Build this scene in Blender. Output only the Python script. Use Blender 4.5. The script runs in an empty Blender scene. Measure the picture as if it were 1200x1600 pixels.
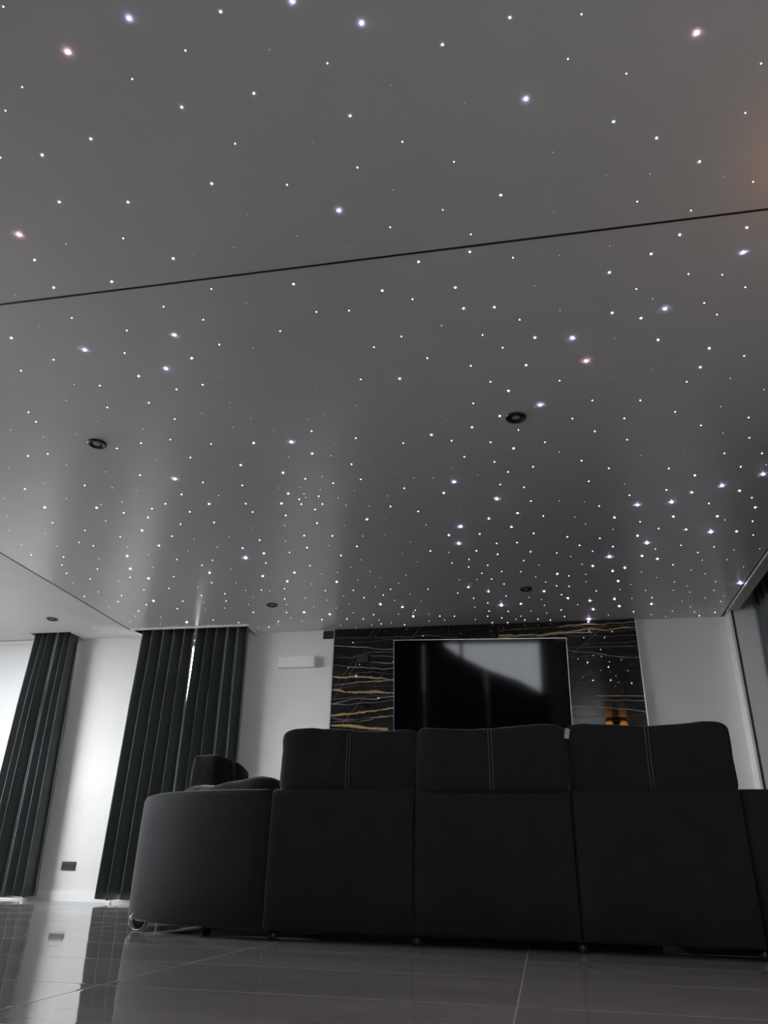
import bpy, bmesh, math, random
from mathutils import Vector, Matrix, noise
R = math.radians
random.seed(7)
scene = bpy.context.scene
COL = scene.collection
H = 2.6          # ceiling height
YF = 7.46        # far wall

S1, S2, S3, S4, LAMP = 5, 13, 24, 90, 9
SR = {1: .55, 2: .65, 3: .72, 4: .75, 5: .8}
SKY, EXPO, BLIND = 30.0, 0.0, 0.072
# ------------------------------------------------------------------ helpers
def link(name, bm, material, parent=None, smooth=False):
    me = bpy.data.meshes.new(name)
    bmesh.ops.recalc_face_normals(bm, faces=bm.faces[:])
    bm.to_mesh(me); bm.free()
    for mm in (material if isinstance(material, (list, tuple)) else [material]):
        me.materials.append(mm)
    if smooth:
        for p in me.polygons: p.use_smooth = True
    o = bpy.data.objects.new(name, me)
    COL.objects.link(o)
    if parent is not None: o.parent = parent
    return o

def tag(o, label=None, cat=None, group=None, kind=None):
    if label: o['label'] = label
    if cat: o['category'] = cat
    if group: o['group'] = group
    if kind: o['kind'] = kind
    return o

def empty(name, loc=(0, 0, 0), rz=0.0):
    o = bpy.data.objects.new(name, None)
    o.empty_display_size = 0.05
    COL.objects.link(o); o.location = loc; o.rotation_euler = (0, 0, rz)
    return o

def bx(bm, x0, x1, y0, y1, z0, z1, bevel=0.0, seg=2):
    vs = [bm.verts.new((x, y, z)) for x in (x0, x1) for y in (y0, y1) for z in (z0, z1)]
    idx = [(0,1,3,2),(4,6,7,5),(0,4,5,1),(2,3,7,6),(0,2,6,4),(1,5,7,3)]
    fs = [bm.faces.new([vs[i] for i in f]) for f in idx]
    if bevel:
        es = set(e for f in fs for e in f.edges)
        bmesh.ops.bevel(bm, geom=list(es), offset=bevel, segments=seg, profile=0.5, affect='EDGES')

def box(name, mm, x0, x1, y0, y1, z0, z1, parent=None, bevel=0.0, seg=2, smooth=False):
    bm = bmesh.new(); bx(bm, x0, x1, y0, y1, z0, z1, bevel, seg)
    return link(name, bm, mm, parent, smooth)

def lathe(bm, prof, seg=32, centre=(0, 0, 0)):
    rings = []
    for r, z in prof:
        rings.append([bm.verts.new((centre[0] + r*math.cos(2*math.pi*k/seg), centre[1] + r*math.sin(2*math.pi*k/seg), centre[2] + z)) for k in range(seg)])
    for a, b in zip(rings, rings[1:]):
        for k in range(seg):
            bm.faces.new((a[k], a[(k+1) % seg], b[(k+1) % seg], b[k]))
    return rings

def tube(bm, pts, r, seg=6):
    pts = [Vector(p) for p in pts]; rings = []
    for i, p in enumerate(pts):
        t = (pts[min(i+1, len(pts)-1)] - pts[max(i-1, 0)]).normalized()
        u = t.cross(Vector((0, 1, 0.123))).normalized(); v = t.cross(u)
        rings.append([bm.verts.new(p + u*r*math.cos(2*math.pi*k/seg) + v*r*math.sin(2*math.pi*k/seg)) for k in range(seg)])
    for a, b in zip(rings, rings[1:]):
        for k in range(seg):
            bm.faces.new((a[k], a[(k+1) % seg], b[(k+1) % seg], b[k]))
    bm.faces.new(rings[0]); bm.faces.new(rings[-1][::-1])

def torus(bm, R0, r, seg=40, ms=10):
    rings = []
    for i in range(seg):
        a = 2*math.pi*i/seg
        rings.append([bm.verts.new(((R0 + r*math.cos(2*math.pi*k/ms))*math.cos(a), r*math.sin(2*math.pi*k/ms), (R0 + r*math.cos(2*math.pi*k/ms))*math.sin(a))) for k in range(ms)])
    for i in range(seg):
        a, b = rings[i], rings[(i+1) % seg]
        for k in range(ms):
            bm.faces.new((a[k], a[(k+1) % ms], b[(k+1) % ms], b[k]))

# ------------------------------------------------------------------ node materials
class NT:
    def __init__(s, name):
        s.m = bpy.data.materials.new(name); s.m.use_nodes = True
        s.t = s.m.node_tree; s.t.nodes.clear()
        s.out = s.t.nodes.new('ShaderNodeOutputMaterial')
        s.b = s.t.nodes.new('ShaderNodeBsdfPrincipled')
        s.t.links.new(s.b.outputs[0], s.out.inputs[0])
        s.tc = s.t.nodes.new('ShaderNodeTexCoord').outputs['Object']
    def n(s, typ, **kw):
        nd = s.t.nodes.new(typ)
        for k, v in kw.items(): setattr(nd, k, v)
        return nd
    def put(s, sock, v):
        if isinstance(v, bpy.types.NodeSocket): s.t.links.new(v, sock)
        else: sock.default_value = v
    def math(s, op, a, b=None, c=None, clamp=False):
        nd = s.n('ShaderNodeMath', operation=op, use_clamp=clamp)
        for i, v in enumerate((a, b, c)):
            if v is not None: s.put(nd.inputs[i], v)
        return nd.outputs[0]
    def noise(s, scale, detail=2.0, rough=0.5, vec=None, w=None, dist=0.0):
        nd = s.n('ShaderNodeTexNoise')
        if w is not None:
            nd.noise_dimensions = '4D'; s.put(nd.inputs['W'], w)
        s.put(nd.inputs['Vector'], vec if vec is not None else s.tc)
        s.put(nd.inputs['Scale'], scale); s.put(nd.inputs['Detail'], detail); s.put(nd.inputs['Roughness'], rough)
        s.put(nd.inputs['Distortion'], dist)
        return nd.outputs[0]
    def mapping(s, scale, loc=(0, 0, 0)):
        nd = s.n('ShaderNodeMapping'); s.put(nd.inputs['Vector'], s.tc)
        nd.inputs['Scale'].default_value = scale; nd.inputs['Location'].default_value = loc
        return nd.outputs[0]
    def rng(s, v, a, b, c, d):
        nd = s.n('ShaderNodeMapRange'); s.put(nd.inputs[0], v)
        for i, x in enumerate((a, b, c, d)): s.put(nd.inputs[i+1], x)
        return nd.outputs[0]
    def mix(s, f, a, b):
        nd = s.n('ShaderNodeMix', data_type='RGBA')
        s.put(nd.inputs['Factor'], f)
        s.put(nd.inputs[6], tuple(a) + (1,) if isinstance(a, (tuple, list)) else a)
        s.put(nd.inputs[7], tuple(b) + (1,) if isinstance(b, (tuple, list)) else b)
        return nd.outputs[2]
    def bump(s, h, strength, dist):
        nd = s.n('ShaderNodeBump'); s.put(nd.inputs['Height'], h)
        nd.inputs['Strength'].default_value = strength; nd.inputs['Distance'].default_value = dist
        s.put(s.b.inputs['Normal'], nd.outputs[0])
    def set(s, **kw):
        for k, v in kw.items():
            sock = s.b.inputs[k.replace('_', ' ')]
            if isinstance(v, tuple) and len(v) == 3: v = v + (1,)
            s.put(sock, v)
        return s

def simple(name, color, rough, vary=0.06, nscale=8.0, metal=0.0, spec=0.5, bump=0.0, bscale=60.0, sheen=0.0):
    t = NT(name)
    nz = t.noise(nscale, 3.0)
    f = t.rng(nz, 0.3, 0.7, 0.0, 1.0)
    t.set(Base_Color=t.mix(f, [c*(1-vary) for c in color], [min(1, c*(1+vary)) for c in color]), Roughness=rough, Metallic=metal)
    t.b.inputs['Specular IOR Level'].default_value = spec
    if sheen:
        t.b.inputs['Sheen Weight'].default_value = sheen
        t.b.inputs['Sheen Roughness'].default_value = 0.4
    if bump:
        t.bump(t.noise(bscale, 4.0), bump, 0.002)
    return t.m

M = {}
M['wall'] = simple('white_plaster', (0.73, 0.71, 0.68), 0.6, 0.02, 5, bump=0.08, bscale=120)
M['plain_ceiling'] = simple('white_ceiling_paint', (0.72, 0.71, 0.69), 0.55, 0.02, 4)
M['trim'] = simple('white_trim', (0.84, 0.84, 0.82), 0.35, 0.02, 6)
M['black_gap'] = simple('black_joint_strip', (0.012, 0.012, 0.013), 0.6)
M['black_plastic'] = simple('black_plastic', (0.012, 0.012, 0.013), 0.32, 0.1, 30)
M['grey_plastic'] = simple('anthracite_plastic', (0.03, 0.029, 0.03), 0.45, 0.1, 30)
M['silver'] = simple('brushed_silver', (0.75, 0.75, 0.77), 0.3, 0.05, 40, metal=1.0)
M['dark_metal'] = simple('dark_polished_metal', (0.30, 0.30, 0.32), 0.35, 0.05, 40, metal=1.0)
M['chrome'] = simple('chrome', (0.85, 0.85, 0.86), 0.1, 0.02, 20, metal=1.0)
M['lens'] = simple('clear_lamp_lens', (0.35, 0.35, 0.36), 0.15, 0.1, 60)
M['alu'] = simple('grey_window_aluminium', (0.35, 0.36, 0.37), 0.4, 0.05, 20)
M['white_box'] = simple('white_casing', (0.82, 0.81, 0.78), 0.45, 0.02, 20)
M['thread'] = simple('pale_stitch_thread', (0.10, 0.10, 0.105), 0.8)
M['tagcloth'] = simple('pale_care_tag', (0.35, 0.33, 0.34), 0.8)

# satin stretched film of the star ceiling
t = NT('satin_star_ceiling')
t.set(Base_Color=t.mix(t.noise(3.0, 3.0), (0.65, 0.64, 0.63), (0.69, 0.68, 0.67)), Roughness=0.25)
t.b.inputs['Specular IOR Level'].default_value = 0.9
t.bump(t.noise(500, 2.0), 0.04, 0.001)
M['star_ceiling'] = t.m

# polished floor tile 1.20 x 0.62
t = NT('polished_grey_tile')
sx = t.n('ShaderNodeSeparateXYZ'); t.put(sx.inputs[0], t.tc)
X, Y = sx.outputs[0], sx.outputs[1]
u = t.math('DIVIDE', t.math('ADD', X, 0.09 + 12.0), 1.2); v = t.math('DIVIDE', t.math('ADD', Y, 12.4 - 2.39), 0.62)
fu, fv = t.math('FRACT', u), t.math('FRACT', v)
du = t.math('MULTIPLY', t.math('MINIMUM', fu, t.math('SUBTRACT', 1.0, fu)), 1.2)
dv = t.math('MULTIPLY', t.math('MINIMUM', fv, t.math('SUBTRACT', 1.0, fv)), 0.62)
d = t.math('MINIMUM', du, dv)
grout = t.rng(d, 0.0012, 0.0026, 1.0, 0.0)
cell = t.n('ShaderNodeCombineXYZ'); t.put(cell.inputs[0], t.math('FLOOR', u)); t.put(cell.inputs[1], t.math('FLOOR', v))
wn = t.n('ShaderNodeTexWhiteNoise'); t.put(wn.inputs['Vector'], cell.outputs[0])
cloud = t.noise(1.0, 5.0, 0.6, vec=t.mapping((0.7, 3.0, 1.0)), w=t.math('MULTIPLY', wn.outputs[0], 20.0), dist=0.8)
base = t.mix(t.rng(cloud, 0.3, 0.7, 0, 1), (0.24, 0.216, 0.212), (0.34, 0.306, 0.30))
vn = t.math('ABSOLUTE', t.math('SUBTRACT', t.noise(0.9, 4.0, 0.6, vec=t.mapping((0.6, 2.2, 1.0), (3, 1, 0)), w=t.math('MULTIPLY', wn.outputs[0], 9.0)), 0.5))
base = t.mix(t.math('MULTIPLY', t.rng(vn, 0.0, 0.012, 1.0, 0.0), 0.35), base, (0.19, 0.165, 0.155))
base = t.mix(grout, base, (0.34, 0.315, 0.30))
t.set(Base_Color=base, Roughness=t.math('ADD', t.math('MULTIPLY', grout, 0.5), 0.045))
edge = t.rng(d, 0.0, 0.012, 0.0, 1.0)
wav = t.noise(2.3, 1.0, w=t.math('MULTIPLY', wn.outputs[0], 30.0))
t.bump(t.math('ADD', t.math('MULTIPLY', edge, 0.12), wav), 1.0, 0.0026)
M['floor'] = t.m

# velvet curtain
t = NT('dark_teal_velvet')
fine = t.noise(9.0, 4.0, vec=t.mapping((1, 1, 0.25)))
t.set(Base_Color=t.mix(fine, (0.032, 0.038, 0.038), (0.052, 0.060, 0.059)), Roughness=0.5)
t.b.inputs['Sheen Weight'].default_value = 0.9; t.b.inputs['Sheen Roughness'].default_value = 0.42
t.b.inputs['Sheen Tint'].default_value = (0.72, 0.78, 0.78, 1)
t.b.inputs['Specular IOR Level'].default_value = 0.5
t.bump(t.noise(350, 2.0), 0.15, 0.001)
M['curtain'] = t.m

# black microfibre of the sofa
t = NT('black_microfibre')
t_sheen = 0.35
bl = t.noise(5.5, 6.0, 0.7, dist=0.8)
t.set(Base_Color=t.mix(t.rng(bl, 0.35, 0.7, 0, 1), (0.009, 0.009, 0.0095), (0.0145, 0.0142, 0.0147)), Roughness=0.85)
t.b.inputs['Specular IOR Level'].default_value = 0.2
t.b.inputs['Sheen Weight'].default_value = t_sheen; t.b.inputs['Sheen Roughness'].default_value = 0.25
t.bump(t.math('ADD', t.noise(420, 2.0), t.math('MULTIPLY', t.noise(22, 3.0), 2.0)), 0.25, 0.0012)
M['sofa'] = t.m

# black marble with gold and white veins
t = NT('black_gold_marble')
sx = t.n('ShaderNodeSeparateXYZ'); t.put(sx.inputs[0], t.tc)
X, Z = sx.outputs[0], sx.outputs[2]
ground = t.noise(2.0, 6.0, 0.65, vec=t.mapping((0.6, 1, 2.6)), dist=0.5)
colr = t.mix(t.rng(ground, 0.4, 0.75, 0, 1), (0.004, 0.004, 0.0045), (0.013, 0.010, 0.008))
GOLD, PALE, DIM = (0.70, 0.48, 0.20), (0.60, 0.54, 0.46), (0.26, 0.20, 0.13)
# z0 at x=-1.97, z1 at x=-1.35, half width, colour, wobble, seed, breaks, x range
VEINS = [
 (2.112, 2.062, 0.019, GOLD, 0.05, 1, 0.2, -2.0, -1.20), (1.950, 1.918, 0.021, GOLD, 0.06, 2, 0.15, -2.0, -1.20),
 (1.730, 1.775, 0.018, GOLD, 0.08, 3, 0.2, -2.0, -1.20), (1.605, 1.580, 0.0230, GOLD, 0.06, 4, 0.2, -2.0, -1.40),
 (1.690, 1.690, 0.0074, PALE, 0.06, 5, 0.3, -2.0, -1.1), (2.405, 2.372, 0.0074, PALE, 0.06, 6, 0.25, -2.0, -1.2),
 (2.300, 2.345, 0.0050, PALE, 0.07, 41, 0.4, -2.0, -1.2), (2.150, 2.120, 0.0040, DIM, 0.06, 42, 0.3, -2.0, -1.2), (1.985, 1.995, 0.0035, DIM, 0.06, 43, 0.3, -2.0, -1.2), (1.660, 1.720, 0.0050, PALE, 0.08, 44, 0.3, -2.0, -1.2), (2.545, 2.560, 0.0080, GOLD, 0.06, 45, 0.3, 0.30, 1.1), (2.440, 2.425, 0.0040, PALE, 0.04, 46, 0.35, 0.38, 1.1),
 (2.330, 2.290, 0.0054, PALE, 0.04, 7, 0.5, -2.0, -1.2), (2.215, 2.175, 0.0074, PALE, 0.05, 8, 0.35, -2.0, -1.2),
 (2.260, 2.225, 0.0068, PALE, 0.03, 9, 0.4, -1.7, -1.2), (2.010, 2.040, 0.0061, PALE, 0.07, 10, 0.3, -2.0, -1.2),
 (2.040, 2.045, 0.0054, PALE, 0.05, 11, 0.4, -2.0, -1.2), (1.840, 1.880, 0.0068, PALE, 0.07, 12, 0.3, -2.0, -1.2),
 (1.815, 1.850, 0.0061, PALE, 0.08, 13, 0.3, -2.0, -1.2), (1.880, 1.880, 0.0047, PALE, 0.05, 14, 0.5, -2.0, -1.2),
 (1.500, 1.470, 0.0080, GOLD, 0.07, 15, 0.3, -2.0, 1.1), (1.300, 1.330, 0.016, GOLD, 0.07, 16, 0.3, -2.0, 1.1),
 (2.515, 2.500, 0.0040, DIM, 0.06, 17, 0.4, -2.0, -0.7), (2.470, 2.455, 0.0035, DIM, 0.05, 18, 0.5, -2.0, -0.9),
 (2.562, 2.482, 0.0054, PALE, 0.05, 19, 0.2, -0.79, -0.30),
 (2.455, 2.478, 0.016, GOLD, 0.07, 20, 0.25, -0.29, 0.62), (2.470, 2.510, 0.013, GOLD, 0.08, 21, 0.3, -0.29, 1.1),
 (2.530, 2.535, 0.0047, PALE, 0.04, 22, 0.4, -0.29, 1.1), (2.480, 2.492, 0.0054, PALE, 0.03, 23, 0.35, 0.2, 1.1),
 (2.350, 2.375, 0.0045, DIM, 0.06, 24, 0.35, 0.3, 1.1), (2.330, 2.330, 0.0041, PALE, 0.01, 25, 0.4, 0.3, 1.1),
 (2.305, 2.200, 0.0061, PALE, 0.05, 26, 0.25, 0.36, 1.1), (2.250, 2.230, 0.0028, DIM, 0.04, 27, 0.4, 0.3, 1.1),
 (1.990, 1.985, 0.0025, DIM, 0.02, 28, 0.4, 0.3, 1.1), (1.860, 1.850, 0.0061, PALE, 0.01, 29, 0.25, 0.60, 1.1),
 (1.820, 1.800, 0.0041, PALE, 0.05, 30, 0.35, 0.5, 1.1), (1.770, 1.700, 0.0057, PALE, 0.07, 31, 0.25, 0.36, 1.1),
 (1.660, 1.690, 0.0030, DIM, 0.08, 32, 0.35, 0.36, 1.1), (2.120, 2.090, 0.0022, DIM, 0.05, 33, 0.5, 0.3, 1.1)]
for (z0, z1, w, colv, wob, seed, brk, xa, xb) in VEINS:
    xs = -1.97 if xb < 0 else xa
    sl = (z1 - z0) / (0.62 if xb < 0 else max(0.62, xb - xa))
    wx = t.n('ShaderNodeCombineXYZ'); t.put(wx.inputs[0], X); t.put(wx.inputs[1], float(seed) * 3.7); t.put(wx.inputs[2], t.math('MULTIPLY', Z, 0.35))
    nz = t.noise(2.4, 4.0, 0.55, vec=wx.outputs[0])
    c0 = t.math('ADD', t.math('MULTIPLY_ADD', X, sl, z0 - sl * xs), t.math('MULTIPLY', t.math('SUBTRACT', nz, 0.5), wob * 2.0))
    dd = t.math('ABSOLUTE', t.math('SUBTRACT', Z, c0))
    wid = t.math('MULTIPLY', t.rng(t.noise(5.0, 3.0, 0.7, vec=wx.outputs[0]), 0.3, 0.7, 0.15, 1.0), w)
    mk = t.math('SUBTRACT', 1.0, t.math('DIVIDE', dd, wid), clamp=True)
    mk = t.math('POWER', mk, 0.6)
    mk = t.math('MULTIPLY', mk, t.rng(t.noise(1.7, 2.0, vec=wx.outputs[0], w=float(seed)), brk, brk + 0.2, 0.25, 1.0))
    mk = t.math('MULTIPLY', mk, t.math('MULTIPLY', t.math('GREATER_THAN', X, xa), t.math('LESS_THAN', X, xb)))
    mot = t.mix(t.noise(45.0, 4.0, 0.8), [q * 0.35 for q in colv], colv)
    colr = t.mix(mk, colr, mot)
# thin oblique hairlines
for (a, off, w, seed) in ((1.55, 4.93, 0.0035, 51), (1.55, 5.02, 0.0030, 52), (1.25, 3.95, 0.0030, 53), (0.8, 1.95, 0.0025, 54)):
    c0 = t.math('ADD', t.math('MULTIPLY_ADD', X, a, off), t.math('MULTIPLY', t.math('SUBTRACT', t.noise(3.0, 3.0, w=float(seed)), 0.5), 0.10))
    mk = t.math('SUBTRACT', 1.0, t.math('DIVIDE', t.math('ABSOLUTE', t.math('SUBTRACT', Z, c0)), w * 1.8), clamp=True)
    mk = t.math('MULTIPLY', mk, t.rng(t.noise(2.0, 1.0, w=float(seed) + 7), 0.42, 0.55, 0.0, 0.7))
    colr = t.mix(mk, colr, (0.22, 0.17, 0.12))
t.set(Base_Color=colr, Roughness=0.018)
M['marble'] = t.m

# television screen
t = NT('dark_glossy_screen')
t.set(Base_Color=t.mix(t.noise(2.0), (0.002, 0.002, 0.003), (0.003, 0.003, 0.004)), Roughness=0.05)
t.b.inputs['Specular IOR Level'].default_value = 0.10
M['screen'] = t.m

# thin clear glass
t = NT('clear_window_glass')
t.t.nodes.remove(t.b)
tr = t.n('ShaderNodeBsdfTransparent'); tr.inputs[0].default_value = (0.94, 0.96, 0.97, 1)
gl = t.n('ShaderNodeBsdfGlossy'); gl.inputs['Roughness'].default_value = 0.02
mx = t.n('ShaderNodeMixShader'); t.put(mx.inputs[0], 0.05)
t.t.links.new(tr.outputs[0], mx.inputs[1]); t.t.links.new(gl.outputs[0], mx.inputs[2])
t.t.links.new(mx.outputs[0], t.out.inputs[0])
M['glass'] = t.m
t = NT('white_blind_fabric')
t.t.nodes.remove(t.b)
df = t.n('ShaderNodeBsdfDiffuse'); df.inputs[0].default_value = (.75, .75, .74, 1)
tl = t.n('ShaderNodeBsdfTranslucent'); t.put(tl.inputs[0], t.mix(t.noise(200.0), [BLIND * .95] * 3, [BLIND] * 3))
ad = t.n('ShaderNodeAddShader'); t.t.links.new(df.outputs[0], ad.inputs[0]); t.t.links.new(tl.outputs[0], ad.inputs[1])
t.t.links.new(ad.outputs[0], t.out.inputs[0])
M['blind'] = t.m
M['terrace'] = simple('pale_terrace_paving', (0.24, 0.24, 0.235), 0.8, 0.1, 3)

def glow(name, color, strength, sample=True):
    t = NT(name)
    t.set(Base_Color=(0.8, 0.8, 0.8), Roughness=0.3)
    f = t.rng(t.noise(40.0), 0.3, 0.7, 0.94, 1.0)
    t.put(t.b.inputs['Emission Color'], t.mix(f, [c * 0.95 for c in color], color))
    t.b.inputs['Emission Strength'].default_value = strength
    if not sample: t.m.cycles.emission_sampling = 'NONE'
    return t.m
M['star1'] = glow('star_tip_faint', (0.86, 0.88, 1.0), S1, False)
M['star2'] = glow('star_tip_white', (0.90, 0.90, 1.0), S2, False)
M['star3'] = glow('star_tip_bright', (0.80, 0.78, 1.0), S3, False)
M['star4'] = glow('star_tip_violet', (0.60, 0.55, 1.0), S4, True)
M['star5'] = glow('star_tip_pink', (0.95, 0.55, 0.80), S4, True)
t = NT('amber_lit_glass')
t.set(Base_Color=(0.6, 0.25, 0.05), Roughness=0.15)
t.put(t.b.inputs['Emission Color'], t.mix(t.noise(7.0, 2.0), (0.55, 0.17, 0.02), (1.0, 0.42, 0.08)))
t.b.inputs['Emission Strength'].default_value = LAMP
M['amber'] = t.m

# ------------------------------------------------------------------ room shell
def struct(name, mm, boxes, smooth=False):
    bm = bmesh.new()
    for b in boxes: bx(bm, *b)
    return tag(link(name, bm, mm, None, smooth), kind='structure')

XL, XR, YR = -6.6, 2.25, -2.5
struct('floor', M['floor'], [(XL - .25, XR + .25, YR - .25, YF + .25, -0.12, 0.0)])
W1 = (-6.45, -4.99, 0.03, 2.585); W2 = (-4.07, -3.08, 0.03, 2.55)
struct('wall_far', M['wall'], [
    (XL, W1[0], YF, YF + .25, 0, 2.85), (W1[1], W2[0], YF, YF + .25, 0, 2.85), (W2[1], XR + .25, YF, YF + .25, 0, 2.85),
    (W1[0], W1[1], YF, YF + .25, W1[3], 2.85), (W2[0], W2[1], YF, YF + .25, W2[3], 2.85),
    (W1[0], W1[1], YF, YF + .25, 0, W1[2]), (W2[0], W2[1], YF, YF + .25, 0, W2[2])])
W3 = (3.2, 6.3, 1.05, 2.50)       # left wall: y0, y1, z0, z1
struct('wall_left', M['wall'], [
    (XL - .25, XL, YR - .25, W3[0], 0, 2.85), (XL - .25, XL, W3[1], YF + .25, 0, 2.85),
    (XL - .25, XL, W3[0], W3[1], W3[3], 2.85), (XL - .25, XL, W3[0], W3[1], 0, W3[2])])
struct('wall_right', M['wall'], [(XR, XR + .25, YR - .25, YF + .25, 0, 2.85), (1.905, XR, 7.28, YF, 0, 2.85)])
W4 = (-2.0, 1.56, 0.05, 2.56)
struct('wall_rear', M['wall'], [
    (XL, W4[0], YR - .25, YR, 0, 2.85), (W4[1], XR, YR - .25, YR, 0, 2.85),
    (W4[0], W4[1], YR - .25, YR, W4[3], 2.85), (W4[0], W4[1], YR - .25, YR, 0, W4[2])])
# star ceiling: two stretched panels with a dark joint between them
XB = -4.178
P2 = (-4.13, -2.86, 7.18)         # curtain pocket over the second window
struct('ceiling', M['star_ceiling'], [(XB, 1.83, YR, 2.297, H, 2.82)])
struct('ceiling', M['star_ceiling'], [(XB, 1.83, 2.309, P2[2], H, 2.82), (P2[1], 1.83, P2[2], YF, H, 2.82), (XB, P2[0], P2[2], YF, H, 2.82)])
struct('trim_1', M['black_gap'], [(XB, 1.83, 2.297, 2.3015, H - .001, 2.62), (XB, 1.83, 2.3045, 2.309, H + .001, 2.62), (XB, 1.83, 2.297, 2.309, 2.606, 2.7)])
P1 = (-5.37, -4.875, 7.18)
struct('ceiling', M['plain_ceiling'], [(XL, -4.19, YR, P1[2], H, 2.82), (XL, P1[0], P1[2], YF, H, 2.82), (P1[1], -4.19, P1[2], YF, H, 2.82)])
struct('trim_2', M['black_gap'], [(-4.19, XB, YR, YF, H - .0015, 2.7)])
struct('ceiling', M['plain_ceiling'], [(XL - .25, XR + .25, YR - .25, YF + .25, 2.80, 2.92)])
struct('trim_3', M['trim'], [(-4.165, -2.83, 7.15, 7.18, H - .012, H + .05), (-2.86, -2.83, 7.18, YF, H - .012, H + .05), (-4.165, -4.13, 7.18, YF, H - .012, H + .05)])
struct('trim_4', M['trim'], [(-4.875, -4.862, 7.168, YF, H - .008, H + .05)])
# right hand edge: dark joint, bright profile, narrow soffit, then the open curtain pocket
struct('trim_5', M['black_gap'], [(1.83, 1.843, YR, YF, H - .001, 2.7)])
struct('trim_6', M['trim'], [(1.843, 1.862, YR, 7.275, H - .014, 2.8)])
struct('ceiling', M['wall'], [(1.862, 1.95, YR, 7.28, H, 2.8)])
struct('trim_7', M['trim'], [(1.862, 1.882, 7.275, YF, 0, 2.8)])
struct('trim_8', M['black_gap'], [(1.882, 1.905, 7.33, YF, 0, 2.8)])
struct('baseboard_far', M['trim'], [(W1[1], W2[0], YF - .014, YF, 0, .088), (W2[1], -1.99, YF - .014, YF, 0, .088), (1.035, 1.862, YF - .014, YF, 0, .088)])
struct('baseboard_left', M['trim'], [(XL, XL + .014, YR, YF, 0, .088)])
struct('baseboard_rear', M['trim'], [(XL, W4[0], YR, YR + .014, 0, .088), (W4[1], XR, YR, YR + .014, 0, .088)])
struct('ground', M['terrace'], [(-40, XL - .25, -40, 40, -.2, -.06), (XL - .25, 40, YF + .25, 40, -.2, -.06), (XL - .25, 40, -40, YR - .25, -.2, -.06)])

def window(name, axis, pos, a0, a1, z0, z1, mull, dirn):
    """frame bars and panes; axis 'y': the pane lies in a plane y=pos"""
    def bb(bm, u0, u1, d0, d1, w0, w1):
        if axis == 'y': bx(bm, u0, u1, pos + min(d0*dirn, d1*dirn), pos + max(d0*dirn, d1*dirn), w0, w1)
        else: bx(bm, pos + min(d0*dirn, d1*dirn), pos + max(d0*dirn, d1*dirn), u0, u1, w0, w1)
    bm = bmesh.new(); f = .05
    bb(bm, a0, a0 + f, .08, .15, z0, z1); bb(bm, a1 - f, a1, .08, .15, z0, z1)
    bb(bm, a0 + f, a1 - f, .08, .15, z1 - f, z1); bb(bm, a0 + f, a1 - f, .08, .15, z0, z0 + f)
    xs = [a0 + (a1 - a0) * k / mull for k in range(1, mull)]
    for m_ in xs: bb(bm, m_ - .035, m_ + .035, .08, .15, z0 + f, z1 - f)
    fr = tag(link(name, bm, M['alu']), kind='structure')
    ed = [a0] + xs + [a1]
    for p, q in zip(ed, ed[1:]):
        bm = bmesh.new(); bb(bm, p + .03, q - .03, .11, .118, z0 + .04, z1 - .04)
        link('pane', bm, M['glass'], fr)
    bm = bmesh.new()
    hx = a0 + (a1 - a0) / mull - .0
    bb(bm, hx - .012, hx + .012, .045, .08, 1.0, 1.16)
    link('handle', bm, M['grey_plastic'], fr)
window('window_1', 'y', YF, W1[0], W1[1], W1[2], W1[3], 1, 1)
window('window_2', 'y', YF, W2[0], W2[1], W2[2], W2[3], 1, 1)
window('window_3', 'x', XL, W3[0], W3[1], W3[2], W3[3], 2, -1)
window('window_4', 'y', YR, W4[0], W4[1], W4[2], W4[3], 2, -1)

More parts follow.
